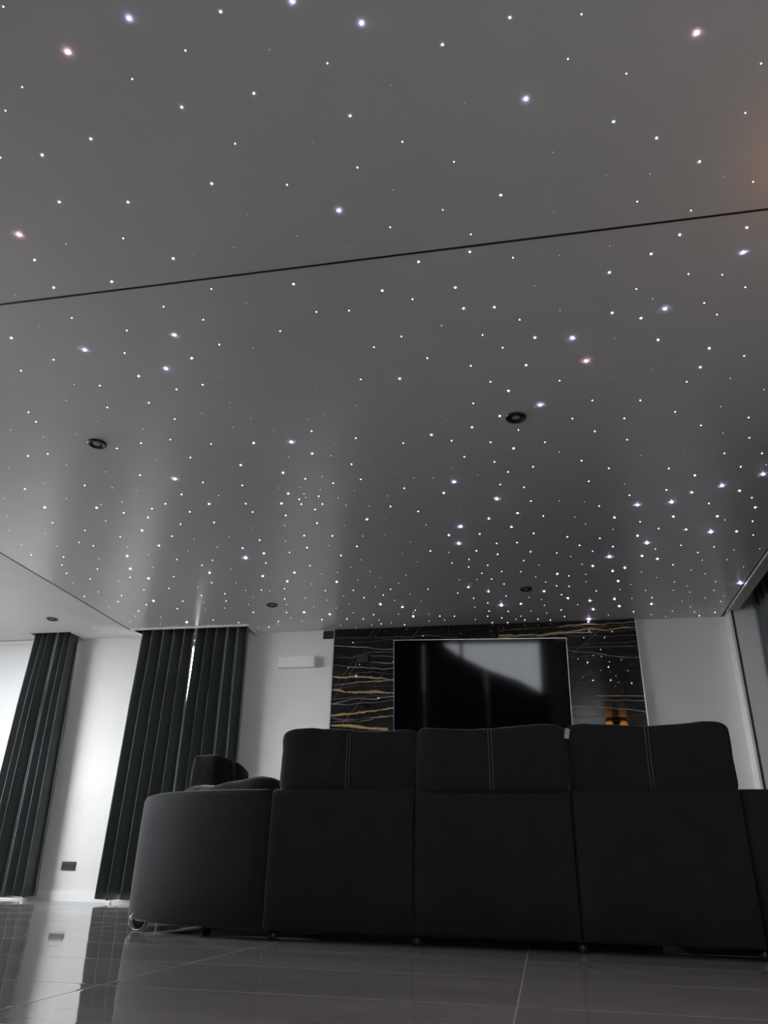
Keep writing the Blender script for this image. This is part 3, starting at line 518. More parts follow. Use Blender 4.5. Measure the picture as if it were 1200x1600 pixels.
# ------------------------------------------------------------------ star points
STARS = """-0.561,1.262,4,4.8 -0.375,1.359,4,4.8 -1.056,1.224,4,5 0.607,1.563,5,5 0.101,1.691,4,5.1 -1.296,1.286,5,5.2 -0.612,2.036,4,5.6 0.947,2.518,4,6.3 -1.913,1.939,5,6.3 0.687,2.817,4,6.6 0.291,2.958,4,6.7 -1.564,2.633,4,6.8 0.363,3.149,5,7 -1.722,2.877,4,7.2 -2.053,2.669,4,7.2 0.14,3.505,4,7.5 -1.305,3.674,4,8 -0.409,4.317,4,8.7 -2.199,4.007,4,9.1 -0.15,4.604,4,9.2 1.5,4.502,4,9.4 1.283,4.624,4,9.5 0.783,4.834,4,9.6 1.004,4.823,4,9.7 -0.435,5.02,4,9.8 -0.478,5.329,4,10.4 1.353,5.37,4,10.7 0.925,5.517,4,10.8 0.668,5.762,4,11.1 -2.219,5.387,4,11.1 1.802,6.515,4,12.7 -0.23,6.853,4,12.9 0.595,7.387,4,13.8 0.06,1.42,3,3.4 -0.145,1.466,3,3.5 -0.779,1.254,3,3.5 -0.77,1.519,3,3.6 -0.478,1.652,3,3.6 -1.024,1.525,3,3.7 0.388,1.825,3,3.8 0.537,1.914,3,3.9 0.002,2.067,3,3.9 -1.39,1.583,3,4 -1.046,1.834,3,4 0.698,2.038,3,4 -1.598,1.614,3,4.1 -1.397,1.862,3,4.1 -0.136,2.333,3,4.2 -0.35,2.353,3,4.2 -1.657,1.816,3,4.3 0.683,2.379,3,4.3 0.586,2.466,3,4.3 -0.216,2.531,3,4.3 -1.353,2.166,3,4.4 -0.531,2.498,3,4.4 -0.902,2.394,3,4.4 0.932,2.384,3,4.4 0.428,2.546,3,4.4 -0.193,2.669,3,4.5 -0.057,2.684,3,4.5 -1.678,2.25,3,4.6 -1.935,2.077,3,4.6 0.46,2.807,3,4.6 0.59,2.865,3,4.7 0.118,2.928,3,4.7 -1.951,2.242,3,4.8 0.686,3.037,3,4.9 0.073,3.136,3,4.9 -0.565,3.15,3,5 -1.557,2.816,3,5 0.932,3.142,3,5.1 -0.022,3.346,3,5.2 0.919,3.29,3,5.2 -2.356,2.526,3,5.3 -1.893,2.914,3,5.3 -0.079,3.581,3,5.4 -0.24,3.673,3,5.5 -0.477,3.72,3,5.6 -0.016,3.948,3,5.8 -1.531,3.65,3,5.8 -1.22,3.825,3,5.9 -1.704,3.897,3,6.1 -1.471,4.034,3,6.2 -0.493,4.464,3,6.4 -1.526,4.32,3,6.5 1.088,4.454,3,6.5 -1.619,4.461,3,6.7 1.11,4.695,3,6.8 -0.02,4.85,3,6.8 -2.122,4.394,3,6.9 -0.224,4.909,3,6.9 1.407,4.715,3,6.9 -1.086,4.799,3,6.9 0.647,5.021,3,7.1 -0.071,5.079,3,7.1 1.049,5.061,3,7.2 -0.536,5.161,3,7.2 1.566,4.988,3,7.3 -2.944,4.336,3,7.3 1.345,5.1,3,7.3 -3.312,4.275,3,7.5 1.171,5.302,3,7.5 0.841,5.368,3,7.5 -2.807,4.75,3,7.6 1.533,5.388,3,7.7 -2.039,5.315,3,7.8 -2.813,5.044,3,7.9 0.918,5.778,3,8 1.043,5.854,3,8.1 0.551,5.945,3,8.1 0.81,6.019,3,8.3 -1.921,5.764,3,8.3 0.271,6.089,3,8.3 -3.174,5.213,3,8.3 0.719,6.08,3,8.3 -2.218,5.807,3,8.4 -1.617,6.031,3,8.5 -2.65,5.671,3,8.5 -2.046,5.963,3,8.5 -0.491,6.316,3,8.6 0.782,6.328,3,8.6 -3.29,5.488,3,8.6 -0.324,6.451,3,8.7 0.163,6.509,3,8.8 -3.241,5.728,3,8.9 0.376,6.728,3,9 -1.352,6.68,3,9.1 -0.05,6.832,3,9.2 0.575,6.826,3,9.2 0.791,6.805,3,9.2 -1.162,6.793,3,9.2 0.852,7.016,3,9.4 1.134,6.989,3,9.5 0.618,7.082,3,9.5 -2.146,6.828,3,9.6 -1.103,7.088,3,9.6 -1.909,6.919,3,9.6 -3.48,6.308,3,9.6 -3.448,6.993,3,10.3 0.267,1.447,2,2.4 -0.507,1.462,2,2.5 0.232,1.578,2,2.5 -0.931,1.346,2,2.5 0.414,1.658,2,2.5 -1.409,1.128,2,2.6 -1.14,1.404,2,2.6 -0.322,1.78,2,2.6 0.819,1.696,2,2.6 -0.155,1.892,2,2.6 -0.899,1.688,2,2.7 -0.499,1.857,2,2.7 0.811,1.866,2,2.7 -1.509,1.367,2,2.7 -0.772,1.887,2,2.7 -0.219,2.1,2,2.8 -1.618,1.434,2,2.8 -0.433,2.151,2,2.8 0.502,2.183,2,2.8 -0.124,2.24,2,2.9 0.903,2.161,2,2.9 0.706,2.261,2,2.9 -1.754,1.598,2,2.9 0.035,2.395,2,2.9 -1.505,2.028,2,3 -0.41,2.573,2,3.1 -1.267,2.365,2,3.1 -0.704,2.6,2,3.1 0.753,2.61,2,3.2 -0.852,2.585,2,3.2 0.549,2.667,2,3.2 0.891,2.637,2,3.2 0.051,2.788,2,3.2 -0.501,2.818,2,3.3 -0.123,2.869,2,3.3 -1.526,2.438,2,3.3 -1.056,2.687,2,3.3 -1.384,2.552,2,3.3 1.003,2.731,2,3.3 0.85,2.806,2,3.3 -0.645,2.876,2,3.3 -0.035,2.98,2,3.3 -0.403,3.003,2,3.4 0.92,2.896,2,3.4 -1.379,2.736,2,3.4 -0.197,3.099,2,3.4 -1.774,2.565,2,3.4 -1.984,2.44,2,3.5 -0.764,3.124,2,3.5 -0.109,3.251,2,3.5 -1.87,2.724,2,3.6 0.238,3.296,2,3.6 1.108,3.229,2,3.7 -1.594,3.039,2,3.7 -0.213,3.433,2,3.7 0.873,3.408,2,3.7 -1.749,3.057,2,3.7 -2.252,2.716,2,3.7 0.413,3.505,2,3.7 0.661,3.544,2,3.8 -2.138,2.961,2,3.8 0.314,3.669,2,3.9 -1.955,3.153,2,3.9 -2.473,2.773,2,3.9 0.018,3.743,2,3.9 -1.153,3.575,2,3.9 0.595,3.711,2,3.9 0.858,3.686,2,3.9 -0.918,3.69,2,3.9 -0.369,3.804,2,4 -1.885,3.329,2,4 -0.653,3.787,2,4 0.444,3.825,2,4 -2.206,3.16,2,4 -0.147,3.856,2,4 0.166,3.904,2,4 1.019,3.851,2,4.1 0.632,3.947,2,4.1 1.258,3.806,2,4.1 -0.313,4.003,2,4.1 -1.788,3.622,2,4.1 -2.01,3.538,2,4.2 -0.137,4.094,2,4.2 -1.013,3.991,2,4.2 -2.674,3.134,2,4.2 0.385,4.158,2,4.2 -2.203,3.548,2,4.2 0.095,4.192,2,4.3 -2.691,3.232,2,4.3 -0.06,4.236,2,4.3 1.313,4.031,2,4.3 -1.981,3.759,2,4.3 -2.379,3.585,2,4.3 -0.999,4.196,2,4.3 0.555,4.281,2,4.3 -1.353,4.134,2,4.4 1.211,4.195,2,4.4 -1.189,4.221,2,4.4 -0.117,4.399,2,4.4 -0.742,4.361,2,4.4 0.917,4.339,2,4.4 0.442,4.438,2,4.5 0.034,4.461,2,4.5 1.427,4.228,2,4.5 -1.792,4.161,2,4.5 -2.036,4.082,2,4.5 -2.84,3.58,2,4.5 1.342,4.381,2,4.6 -1.333,4.391,2,4.6 -2.401,3.926,2,4.6 -1.477,4.415,2,4.6 -2.979,3.585,2,4.6 0.074,4.673,2,4.6 -0.881,4.617,2,4.7 -1.339,4.512,2,4.7 0.943,4.634,2,4.7 -1.485,4.491,2,4.7 0.716,4.678,2,4.7 -0.703,4.722,2,4.7 -2.251,4.226,2,4.7 -1.413,4.587,2,4.7 -1.866,4.428,2,4.7 0.53,4.817,2,4.8 -2.841,4.005,2,4.8 0.156,4.924,2,4.8 -1.864,4.564,2,4.8 -1.648,4.652,2,4.8 -2.426,4.346,2,4.9 -1.461,4.812,2,4.9 1.25,4.882,2,4.9 -2.31,4.495,2,4.9 1.51,4.833,2,4.9 -2.557,4.406,2,5 -3.277,3.993,2,5 -0.307,5.173,2,5 -2.207,4.693,2,5 0.831,5.119,2,5 0.087,5.218,2,5.1 -1.407,5.053,2,5.1 -2.793,4.443,2,5.1 -2.653,4.539,2,5.1 -1.617,5.016,2,5.1 -2.468,4.686,2,5.1 0.332,5.316,2,5.2 0.975,5.259,2,5.2 -0.193,5.369,2,5.2 -0.039,5.374,2,5.2 0.571,5.378,2,5.2 -1.267,5.277,2,5.2 -1.984,5.054,2,5.2 1.603,5.22,2,5.3 -0.713,5.45,2,5.3 -1.662,5.248,2,5.3 -0.357,5.495,2,5.3 0.429,5.493,2,5.3 -2.627,4.885,2,5.3 0.059,5.571,2,5.4 -0.197,5.588,2,5.4 0.679,5.554,2,5.4 -2.17,5.186,2,5.4 -1.433,5.44,2,5.4 0.26,5.625,2,5.4 -1.829,5.327,2,5.4 0.533,5.628,2,5.4 -3.409,4.524,2,5.4 -0.43,5.665,2,5.5 -3.242,4.688,2,5.5 -3.031,4.836,2,5.5 1.665,5.473,2,5.5 1.181,5.599,2,5.5 1.001,5.646,2,5.5 0.002,5.748,2,5.5 -0.573,5.725,2,5.5 -0.29,5.816,2,5.6 1.43,5.663,2,5.6 -0.447,5.834,2,5.6 -1.745,5.628,2,5.6 -2.092,5.518,2,5.6 1.331,5.765,2,5.6 -2.511,5.399,2,5.7 -3.415,4.895,2,5.7 -0.184,5.973,2,5.7 -3.339,4.975,2,5.7 -0.028,5.999,2,5.7 -0.35,5.991,2,5.7 -2.798,5.34,2,5.7 -2.644,5.496,2,5.8 1.182,6.003,2,5.8 -0.277,6.139,2,5.8 0.368,6.148,2,5.8 -0.178,6.275,2,5.9 -3.714,5.162,2,6 -0.852,6.32,2,6 0.27,6.383,2,6 -1.183,6.282,2,6 0.378,6.408,2,6.1 -3.957,5.082,2,6.1 -1.522,6.266,2,6.1 -3,5.718,2,6.1 -0.6,6.461,2,6.1 -1.776,6.244,2,6.1 -2.726,5.906,2,6.1 -2.131,6.146,2,6.1 -3.576,5.454,2,6.2 -1.277,6.426,2,6.2 -3.831,5.325,2,6.2 -2.349,6.147,2,6.2 0.616,6.562,2,6.2 -0.174,6.598,2,6.2 -3.393,5.681,2,6.2 0.317,6.621,2,6.2 -0.469,6.62,2,6.2 -1.469,6.479,2,6.3 -3.903,5.513,2,6.3 -2.721,6.203,2,6.4 -0.352,6.769,2,6.4 -2.214,6.414,2,6.4 -3.177,5.998,2,6.4 -3.769,5.669,2,6.4 -2.957,6.221,2,6.5 1.117,6.806,2,6.5 -3.425,6,2,6.5 -1.053,6.898,2,6.5 -2.787,6.402,2,6.5 -0.354,7.012,2,6.6 -0.175,7.048,2,6.6 0.322,7.064,2,6.6 -3.204,6.355,2,6.7 -1.482,6.986,2,6.7 -3.712,6.123,2,6.7 -0.841,7.113,2,6.7 -0.7,7.131,2,6.7 -0.378,7.171,2,6.7 -2.318,6.807,2,6.7 -0.245,7.242,2,6.8 -2.648,6.766,2,6.8 0.998,7.201,2,6.8 0.359,7.275,2,6.8 -1.612,7.109,2,6.8 -1.776,7.089,2,6.8 0.105,7.327,2,6.8 -4.081,6.1,2,6.8 -0.024,7.339,2,6.8 -3.604,6.407,2,6.9 -2.032,7.079,2,6.9 -3.837,6.287,2,6.9 -3.356,6.563,2,6.9 0.225,7.37,2,6.9 -0.345,7.386,2,6.9 -0.193,7.404,2,6.9 -1.464,7.293,2,6.9 -1.232,7.351,2,6.9 -2.491,7.081,2,7 1.751,7.314,2,7 1.625,7.405,2,7 -3.774,6.578,2,7 -3.144,6.957,2,7.1 -2.911,7.066,2,7.1 -2.652,7.255,2,7.2 -0.672,1.389,1,1.8 -0.324,1.568,1,1.8 -0.096,1.672,1,1.8 -0.63,1.729,1,1.9 0.191,1.912,1,1.9 -0.391,1.977,1,1.9 -1.17,1.664,1,1.9 0.38,2.042,1,2 0.533,2.062,1,2 0.197,2.178,1,2 -0.967,1.998,1,2 0.797,2.119,1,2 -0.809,2.135,1,2.1 -1.158,1.973,1,2.1 -0.624,2.225,1,2.1 -1.081,2.15,1,2.1 0.221,2.414,1,2.1 0.418,2.396,1,2.1 -1.261,2.16,1,2.2 0.119,2.575,1,2.2 -1.752,2.017,1,2.2 -1.146,2.474,1,2.3 0.23,2.752,1,2.3 -0.305,2.772,1,2.3 0.625,2.741,1,2.3 -0.815,2.77,1,2.3 0.486,2.993,1,2.4 -1.227,2.786,1,2.4 -2.149,2.254,1,2.5 -0.916,2.985,1,2.5 -1.153,2.994,1,2.5 -0.327,3.251,1,2.5 -2.17,2.467,1,2.5 -1.014,3.149,1,2.6 -1.471,2.982,1,2.6 0.686,3.272,1,2.6 0.516,3.318,1,2.6 -0.841,3.356,1,2.6 -1.171,3.266,1,2.6 -1.343,3.281,1,2.7 -1.514,3.223,1,2.7 -1.037,3.407,1,2.7 1.083,3.412,1,2.7 -0.375,3.57,1,2.7 -1.142,3.445,1,2.7 -0.664,3.572,1,2.7 -1.454,3.388,1,2.8 -2.268,2.931,1,2.8 -1.708,3.297,1,2.8 1.272,3.539,1,2.8 -1.366,3.527,1,2.8 -1.588,3.465,1,2.8 1.089,3.672,1,2.8 -2.395,3.06,1,2.9 -1.056,3.74,1,2.9 -2.112,3.399,1,2.9 -0.574,3.977,1,2.9 -1.113,3.868,1,2.9 -0.882,3.93,1,2.9 -2.338,3.283,1,2.9 0.251,4.032,1,3 -1.373,3.844,1,3 1.156,3.957,1,3 -0.405,4.133,1,3 -0.771,4.134,1,3 0.731,4.147,1,3 0.967,4.114,1,3.1 -2.532,3.394,1,3.1 -0.25,4.25,1,3.1 -0.657,4.226,1,3.1 -0.534,4.245,1,3.1 -1.236,4.119,1,3.1 -2.205,3.749,1,3.1 -2.749,3.392,1,3.1 -2.892,3.287,1,3.1 0.311,4.395,1,3.2 -1.424,4.244,1,3.2 -1.076,4.346,1,3.2 -1.297,4.3,1,3.2 -1.569,4.232,1,3.2 -0.872,4.452,1,3.2 0.67,4.514,1,3.2 -1.422,4.342,1,3.2 -1.208,4.432,1,3.3 1.486,4.376,1,3.3 -1.426,4.396,1,3.3 -2.606,3.851,1,3.3 -2.802,3.725,1,3.3 0.264,4.695,1,3.3 -1.182,4.552,1,3.3 -1.026,4.595,1,3.3 -0.413,4.702,1,3.3 -2.008,4.281,1,3.3 0.43,4.739,1,3.4 -2.536,4.132,1,3.4 -2.674,4.064,1,3.4 -0.955,4.807,1,3.4 -3.204,3.709,1,3.4 0.374,4.974,1,3.5 -0.68,4.954,1,3.5 -3.097,3.936,1,3.5 -1.27,4.877,1,3.5 -2.716,4.276,1,3.5 -1.709,4.818,1,3.6 0.454,5.098,1,3.6 -2.884,4.292,1,3.6 -3.077,4.169,1,3.6 -1.008,5.09,1,3.6 -1.961,4.828,1,3.6 -1.18,5.09,1,3.6 0.653,5.225,1,3.6 -0.84,5.248,1,3.7 1.408,5.17,1,3.7 -3.513,4.108,1,3.7 -1.792,5.102,1,3.7 -2.198,4.966,1,3.7 -1.478,5.231,1,3.7 -2.993,4.55,1,3.8 -0.572,5.501,1,3.8 -0.94,5.468,1,3.8 -2.485,4.967,1,3.8 -2.364,5.137,1,3.9 -1.295,5.561,1,3.9 -3.677,4.373,1,3.9 -0.847,5.66,1,3.9 0.369,5.712,1,3.9 -2.631,5.184,1,4 0.123,5.863,1,4 -1.417,5.712,1,4 -3.08,5.037,1,4 -3.58,4.696,1,4 0.464,5.891,1,4 -1.275,5.826,1,4.1 1.591,5.749,1,4.1 -3.825,4.601,1,4.1 -2.983,5.208,1,4.1 -1.554,5.808,1,4.1 1.776,5.749,1,4.1 -0.99,5.951,1,4.1 -1.699,5.83,1,4.1 1.393,5.934,1,4.1 -1.215,5.978,1,4.1 -2.435,5.614,1,4.2 -3.635,4.942,1,4.2 0.093,6.137,1,4.2 -0.551,6.119,1,4.2 -0.402,6.139,1,4.2 0.507,6.131,1,4.2 1.58,5.946,1,4.2 -1.422,6.013,1,4.2 0.952,6.141,1,4.2 -1.087,6.139,1,4.2 -3.902,4.87,1,4.2 -3.441,5.242,1,4.2 0.177,6.274,1,4.2 1.343,6.144,1,4.3 -3.081,5.486,1,4.3 -1.852,6.054,1,4.3 -1.304,6.198,1,4.3 0.516,6.313,1,4.3 1.742,6.126,1,4.3 1.094,6.286,1,4.3 1.471,6.25,1,4.3 -2.507,5.929,1,4.3 0.899,6.434,1,4.4 -1.027,6.429,1,4.4 1.254,6.417,1,4.4 -2.283,6.184,1,4.4 0.819,6.549,1,4.4 -1.645,6.408,1,4.5 -2.495,6.139,1,4.5 1.592,6.456,1,4.5 0.029,6.66,1,4.5 -2.899,6,1,4.5 1.373,6.528,1,4.5 1.04,6.601,1,4.5 -1.202,6.586,1,4.5 -0.96,6.642,1,4.5 -2.015,6.421,1,4.5 0.14,6.734,1,4.5 -3.539,5.748,1,4.5 -1.825,6.501,1,4.5 1.275,6.631,1,4.5 -2.491,6.329,1,4.6 -1.644,6.63,1,4.6 1.423,6.701,1,4.6 1.619,6.676,1,4.6 0.944,6.807,1,4.6 -0.48,6.879,1,4.6 0.167,6.904,1,4.6 0.471,6.93,1,4.6 -2.247,6.579,1,4.7 -2.004,6.674,1,4.7 -4.126,5.621,1,4.7 -1.798,6.739,1,4.7 -3.985,5.745,1,4.7 -2.609,6.526,1,4.7 1.737,6.833,1,4.7 -1.082,6.968,1,4.7 1.583,6.878,1,4.7 0.041,7.062,1,4.7 1.396,6.943,1,4.7 -3.015,6.417,1,4.7 -1.667,6.902,1,4.7 -0.939,7.04,1,4.7 -1.234,6.996,1,4.7 0.189,7.14,1,4.8 -3.879,6,1,4.8 1.735,6.986,1,4.8 -2.879,6.603,1,4.8 -0.058,7.21,1,4.8 1.498,7.116,1,4.8 -0.506,7.266,1,4.9 -0.81,7.243,1,4.9 -3.084,6.617,1,4.9 -0.11,7.308,1,4.9 -1.462,7.17,1,4.9 0.773,7.279,1,4.9 -0.967,7.26,1,4.9 1.354,7.226,1,4.9 -2.33,6.986,1,4.9 -1.356,7.27,1,4.9 1.173,7.315,1,4.9 1.56,7.284,1,5 -2.249,7.11,1,5 -1.571,7.325,1,5 1.315,7.393,1,5 -1.89,7.294,1,5 -4.014,6.44,1,5 -1.75,7.394,1,5 -2.531,7.172,1,5 -3.647,6.802,1,5.1 -2.771,7.263,1,5.2 -3.891,6.736,1,5.2 -3.259,7.106,1,5.2 -3.756,7.023,1,5.3 -4.037,6.899,1,5.3"""
def dome_mesh(name, mm):
    bm = bmesh.new()
    rr = lathe(bm, [(.5, .3), (1, -.02), (.92, -.42), (.68, -.75), (.36, -.94)], 10)
    bm.faces.new(rr[-1])
    bmesh.ops.recalc_face_normals(bm, faces=bm.faces[:])
    me = bpy.data.meshes.new(name); bm.to_mesh(me); bm.free(); me.materials.append(mm)
    for p in me.polygons: p.use_smooth = True
    return me
DM = {k: dome_mesh('star_dome', M['star%d' % k]) for k in (1, 2, 3, 4, 5)}
stars = [tuple(float(q) for q in s_.split(',')) for s_ in STARS.split()]
ORD = ['first', 'second', 'third', 'fourth', 'fifth', 'sixth', 'seventh', 'eighth', 'ninth', 'tenth', 'eleventh', 'twelfth', 'thirteenth', 'fourteenth', 'fifteenth', 'sixteenth', 'seventeenth', 'eighteenth', 'nineteenth', 'twentieth', 'twenty-first', 'twenty-second', 'twenty-third', 'twenty-fourth', 'twenty-fifth']
big = {}
for pan in (0, 1):
    lst = [i for i, s_ in enumerate(stars) if s_[2] == 4 and (s_[1] > 2.3) == bool(pan)]
    lst.sort(key=lambda i: stars[i][0] / max(.3, stars[i][1]))
    for k, i in enumerate(lst): big[i] = (pan, k)
rest = bmesh.new()
PINK = ['large pinkish star light on the near ceiling panel, upper left', 'large pinkish star light at the left edge, just above the seam',
        'large pinkish star light on the near ceiling panel, upper right', 'large pinkish star light on the far ceiling panel, above the right downlight']
pk = [i for i, s_ in enumerate(stars) if s_[2] == 5]
for i, (x, y, c, rmm) in enumerate(stars):
    c = int(c); r = rmm / 1000.0 * SR[c]
    if i < 300:
        o = bpy.data.objects.new('star_light', DM[c]); COL.objects.link(o)  # glowing fibre-optic tip in the ceiling film, not a directed lamp
        o.location = (x, y, H); o.scale = (r, r, r * .9)
        pan = 'far' if y > 2.3 else 'near'
        if c == 5:
            px, py = x / y, y
            lab = PINK[2] if (pan == 'near' and x > 0) else PINK[3] if pan == 'far' else (PINK[0] if y < 1.6 else PINK[1])
            g = 'pinkish star points'
        elif c == 4:
            p_, k = big[i]
            lab = 'large violet-white star light on the %s ceiling panel, %s from the left' % (pan, ORD[k]); g = 'large star points'
        elif c == 3:
            side = 'above the television and right wall' if (pan == 'far' and x > -.6) else 'on the left half' if pan == 'far' else ''
            lab = ('medium bright star light on the far ceiling panel, ' + side) if side else 'medium bright star light on the near ceiling panel, beyond the seam'
            if pan == 'near': lab = 'medium bright star light on the near ceiling panel'
            else: lab = 'medium bright star light on the far ceiling panel, ' + ('right half' if x > -.6 else 'left half')
            g = 'medium star points, ' + (pan if pan == 'near' else 'far right' if x > -.6 else 'far left')
        else:
            lab = 'small white star light on the %s ceiling panel' % (pan if pan == 'near' else 'far') + ('' if pan == 'near' else ', right half' if x > -.6 else ', left half')
            g = 'small star points, ' + (pan if pan == 'near' else 'far right' if x > -.6 else 'far left')
        tag(o, lab, 'star light', g)
    else:
        b2 = bmesh.new(); b2.from_mesh(DM[1])
        vm = {v_: rest.verts.new((x + v_.co.x*r, y + v_.co.y*r, H + v_.co.z*r*.9)) for v_ in b2.verts}
        for f_ in b2.faces: rest.faces.new([vm[v_] for v_ in f_.verts])
        b2.free()
o = link('star_light', rest, M['star1'], None, True)
tag(o, 'scatter of the faintest pinpoint star lights over the whole star ceiling', 'star lights', None, 'stuff')

# ------------------------------------------------------------------ sofa
sofa = empty('sectional_sofa', (-1.372, 4.02, 0), R(-1.6))
tag(sofa, 'large black fabric sectional sofa with rounded corner seen from behind, standing on the floor', 'sofa')
SM = M['sofa']
SEAM = [0.0, .757, 1.525, 2.295]
ZB, ZT, TK = .048, .70, .20
PROF = [(-.012, ZB), (0, ZB + .015), (.004, .25), (.003, .5), (0, ZT - .035), (-.010, ZT - .010), (-.035, ZT), (-TK + .03, ZT), (-TK, ZT - .03), (-TK, ZB)]
def sweep(name, path, normals):
    bm = bmesh.new(); rows = []
    n_ = len(path)
    for i, (p, nn) in enumerate(zip(path, normals)):
        e = min(i, n_ - 1 - i)
        tuck = -.010 if e == 0 else (-.003 if e == 1 else 0.0)
        rows.append([bm.verts.new((p[0] + nn[0]*(o_ + (tuck if o_ > -.1 else 0)), p[1] + nn[1]*(o_ + (tuck if o_ > -.1 else 0)), z_)) for o_, z_ in PROF])
    for a, b in zip(rows, rows[1:]):
        for k in range(len(PROF)):
            q = (k + 1) % len(PROF); bm.faces.new((a[k], a[q], b[q], b[k]))
    bm.faces.new(rows[0]); bm.faces.new(rows[-1][::-1])
    o = link(name, bm, SM, sofa, True)
    return o
def straight(x0, y0, x1, y1, n):
    g = .003; L = math.hypot(x1-x0, y1-y0); tx, ty = (x1-x0)/L, (y1-y0)/L
    ss = [g, g + .008, g + .02] + [g + (L - 2*g) * k / 12 for k in range(1, 12)] + [L - g - .02, L - g - .008, L - g]
    return [(x0 + tx*s_, y0 + ty*s_) for s_ in ss], [n] * len(ss)
for a, b in zip(SEAM, SEAM[1:]):
    sweep('back_panel', *straight(a, 0, b, 0, (0, -1)))
def corner(cx, a, b, sgn):
    path, nor = [], []
    for k in range(41):
        th = R(90) * k / 40
        if k == 0: th = .004
        x = cx + sgn * a * math.sin(th); y = b - b * math.cos(th)
        nx, ny = sgn * math.sin(th) / a, -math.cos(th) / b
        l = math.hypot(nx, ny); path.append((x, y)); nor.append((nx/l, ny/l))
    return path, nor
sweep('back_panel', *corner(0, 1.04, .70, -1))
sweep('back_panel', *corner(SEAM[3], .80, .62, 1))
sweep('back_panel', *straight(-1.04, .70, -1.04, 1.45, (-1, 0)))
sweep('back_panel', *straight(-1.04, 1.45, -1.04, 2.15, (-1, 0)))
sweep('back_panel', *straight(SEAM[3] + .80, .62, SEAM[3] + .80, 2.40, (1, 0)))
# seat base and cushions
bm = bmesh.new(); bx(bm, -.05, 2.35, .03, .195, .06, .697); bx(bm, -.5, 2.80, .21, .98, .05, .27); bx(bm, -.83, -.10, .99, 2.12, .05, .27); bx(bm, -.80, -.5, .45, .99, .05, .27); bx(bm, 2.10, 2.88, .98, 2.40, .05, .27)
link('seat_base', bm, SM, sofa)
def cushion(name, dims, loc, rot=(0, 0, 0), n=5.0, seg=14, puff=.0, seed=0, wr=.006, pinch=0.0, parent=sofa):
    bm = bmesh.new(); bmesh.ops.create_cube(bm, size=2.0)
    bmesh.ops.subdivide_edges(bm, edges=bm.edges[:], cuts=seg, use_grid_fill=True)
    a, b, c = dims
    for v_ in bm.verts:
        p = v_.co
        k = (abs(p.x)**n + abs(p.y)**n + abs(p.z)**n) ** (1.0/n)
        q = p / k
        ed = max(0.0, 1 - abs(q.x)**2) * max(0.0, 1 - abs(q.z)**2)
        y = q.y * (b + puff * ed)
        if pinch: y *= 1 - pinch * math.exp(-(q.x / .05)**2)
        w = Vector((q.x*a, y, q.z*c))
        nz = noise.noise(Vector((w.x*9 + seed*3.1, w.y*9, w.z*9))) + .5*noise.noise(Vector((w.x*22 + seed, w.y*22, w.z*22)))
        cz = .010 * math.cos(q.x * 3.1 + seed * 1.9) * (1 if q.z > 0 else 0) * abs(q.z)
        v_.co = w + q.normalized() * nz * wr + Vector((0, 0, cz))
    o = link(name, bm, SM, parent, True)
    o.location = loc; o.rotation_euler = rot
    return o
def headrest(loc, rot, seed, dims=(.379, .105, .157)):
    hr = cushion('headrest', dims, loc, rot, 9.5, 26, .016, seed, .006, .10)
    for s_ in (-.008, .008):
        bm = bmesh.new(); pts = []
        for k in range(15):
            z = -.150 + .295 * k / 14
            e_ = (1 - min(1, abs(z / dims[2]))**7) ** (1/7)
            y = -(dims[1]*e_ + .016*max(0, 1-(z/dims[2])**2)) * .905 - .0075
            pts.append((s_ + .004*math.sin(z*9 + seed), y, z))
        tube(bm, pts, .0016, 5)
        link('stitching', bm, M['thread'], hr, True)['label'] = 'paler double stitch line'
    return hr
headrest((.399, .125, .838), (R(2), 0, R(.6)), 1, (.377, .105, .168))
headrest((1.148, .105, .834), (R(-3), 0, R(-.6)), 2, (.386, .108, .165))
h3 = headrest((1.912, .120, .840), (R(1), 0, R(.4)), 5, (.388, .106, .169))
bm = bmesh.new(); bx(bm, -.012, .012, -.001, .001, -.028, .022)
tg = link('care_tag', bm, M['tagcloth'], h3); tg.location = (-.380, -.10, .125); tg.rotation_euler = (0, R(12), R(20)); tg['label'] = 'small pale fabric tag'
headrest((-.89, 1.33, .86), (0, R(-5), R(-90)), 7, (.30, .10, .155))
cushion('corner_cushion', (.30, .15, .11), (-.33, .42, .670), (0, R(-4), R(-14)), 3.2, 14, .01, 9, .008)
cushion('corner_cushion', (.24, .14, .09), (-.66, .72, .685), (0, R(6), R(-42)), 3.2, 14, .01, 10, .008)
for k, (a, b) in enumerate(((-.10, .757), (.757, 1.525), (1.525, 2.295))):
    cushion('seat_cushion', ((b - a)/2 - .003, .34, .09), ((a + b)/2, .62, .36), (0, 0, 0), 6.0, 10, .0, 20 + k, .004)
cushion('seat_cushion', (.35, .55, .09), (-.46, 1.56, .36), (0, 0, 0), 6.0, 10, .0, 25, .004)
# feet and castor
for fx, fy in ((.03, .10), (.757, .10), (1.525, .10), (2.295, .10), (-.55, .60), (-.92, 1.45), (2.75, .45)):
    bm = bmesh.new(); rr = lathe(bm, [(.018, 0), (.024, .006), (.026, .052)], 16, (fx, fy, 0)); bm.faces.new(rr[0]); bm.faces.new(rr[-1])
    link('foot', bm, M['black_plastic'], sofa, True)
bm = bmesh.new(); torus(bm, .043, .0032)
bmesh.ops.rotate(bm, verts=bm.verts, cent=(0, 0, 0), matrix=Matrix.Rotation(R(24), 3, 'Z'))
bmesh.ops.translate(bm, verts=bm.verts, vec=(-.835, .315, .0465))
cr = link('castor', bm, M['chrome'], sofa, True); cr['label'] = 'chrome castor ring'
bm = bmesh.new(); rr = lathe(bm, [(.012, -.012), (.038, -.012), (.040, 0), (.038, .012), (.012, .012)], 28)
bm.faces.new(rr[0]); bm.faces.new(rr[-1])
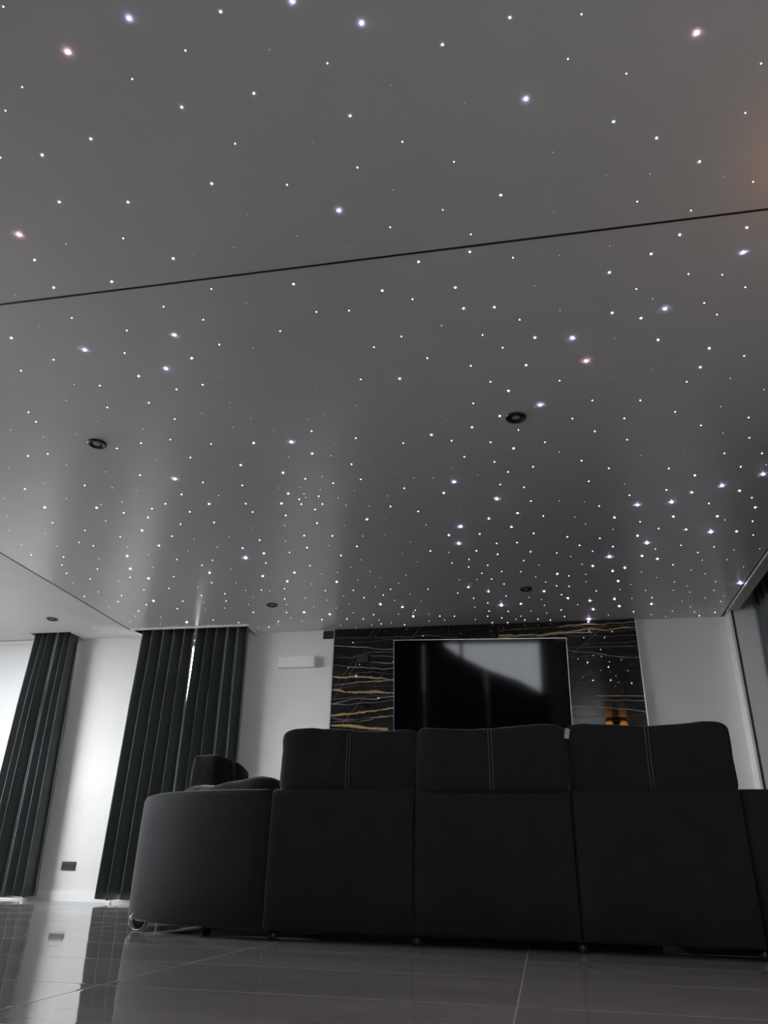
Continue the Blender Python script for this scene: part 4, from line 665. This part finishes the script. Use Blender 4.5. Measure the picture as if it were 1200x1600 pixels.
bmesh.ops.rotate(bm, verts=bm.verts, cent=(0, 0, 0), matrix=Matrix.Rotation(R(90), 3, 'X'))
bmesh.ops.rotate(bm, verts=bm.verts, cent=(0, 0, 0), matrix=Matrix.Rotation(R(24), 3, 'Z'))
bmesh.ops.translate(bm, verts=bm.verts, vec=(-.828, .330, .0465))
link('wheel', bm, M['black_plastic'], cr, True)

# ------------------------------------------------------------------ daylight
w = bpy.data.worlds.new('overcast_sky'); scene.world = w; w.use_nodes = True
nt = w.node_tree; bg = nt.nodes['Background']
bg.inputs[0].default_value = (0.95, 0.96, 1.0, 1); bg.inputs[1].default_value = SKY
def portal(name, loc, rot, sx_, sy_):
    l = bpy.data.lights.new(name, 'AREA'); l.shape = 'RECTANGLE'; l.size = sx_; l.size_y = sy_
    l.cycles.is_portal = True
    o = bpy.data.objects.new(name, l); COL.objects.link(o); o.location = loc; o.rotation_euler = rot
portal('daylight_opening', ((W1[0]+W1[1])/2, YF + .24, (W1[2]+W1[3])/2), (R(-90), 0, 0), W1[1]-W1[0], W1[3]-W1[2])
portal('daylight_opening', ((W2[0]+W2[1])/2, YF + .24, (W2[2]+W2[3])/2), (R(-90), 0, 0), W2[1]-W2[0], W2[3]-W2[2])
portal('daylight_opening', (XL - .24, (W3[0]+W3[1])/2, (W3[2]+W3[3])/2), (0, R(-90), 0), W3[3]-W3[2], W3[1]-W3[0])
portal('daylight_opening', ((W4[0]+W4[1])/2, YR - .24, (W4[2]+W4[3])/2), (R(90), 0, 0), W4[1]-W4[0], W4[3]-W4[2])

# ------------------------------------------------------------------ camera and view
cam = bpy.data.cameras.new('camera'); cam.sensor_fit = 'VERTICAL'; cam.sensor_height = 24.0
cam.lens = 1179.74 / 1600 * 24.0; cam.clip_start = .01
co = bpy.data.objects.new('camera', cam); COL.objects.link(co)
A = Vector((0.982174, 0.186830, 0.020731)); B = Vector((0.062105, -0.426614, 0.902299)); F = Vector((-0.177421, 0.884927, 0.430612))
mw = Matrix.Identity(4)
for i in range(3):
    mw[i][0], mw[i][1], mw[i][2] = A[i], B[i], -F[i]
mw[2][3] = .314
co.matrix_world = mw
scene.camera = co
vs = scene.view_settings
scene.display_settings.display_device = 'sRGB'
vs.view_transform = 'Standard'; vs.look = 'None'; vs.gamma = 1.0; vs.use_curve_mapping = False
vs.exposure = EXPO
scene.cycles.max_bounces = 10; scene.cycles.diffuse_bounces = 6; scene.cycles.glossy_bounces = 5; scene.cycles.transparent_max_bounces = 12
scene.cycles.sample_clamp_indirect = 4.0
scene.cycles.caustics_reflective = False; scene.cycles.caustics_refractive = False
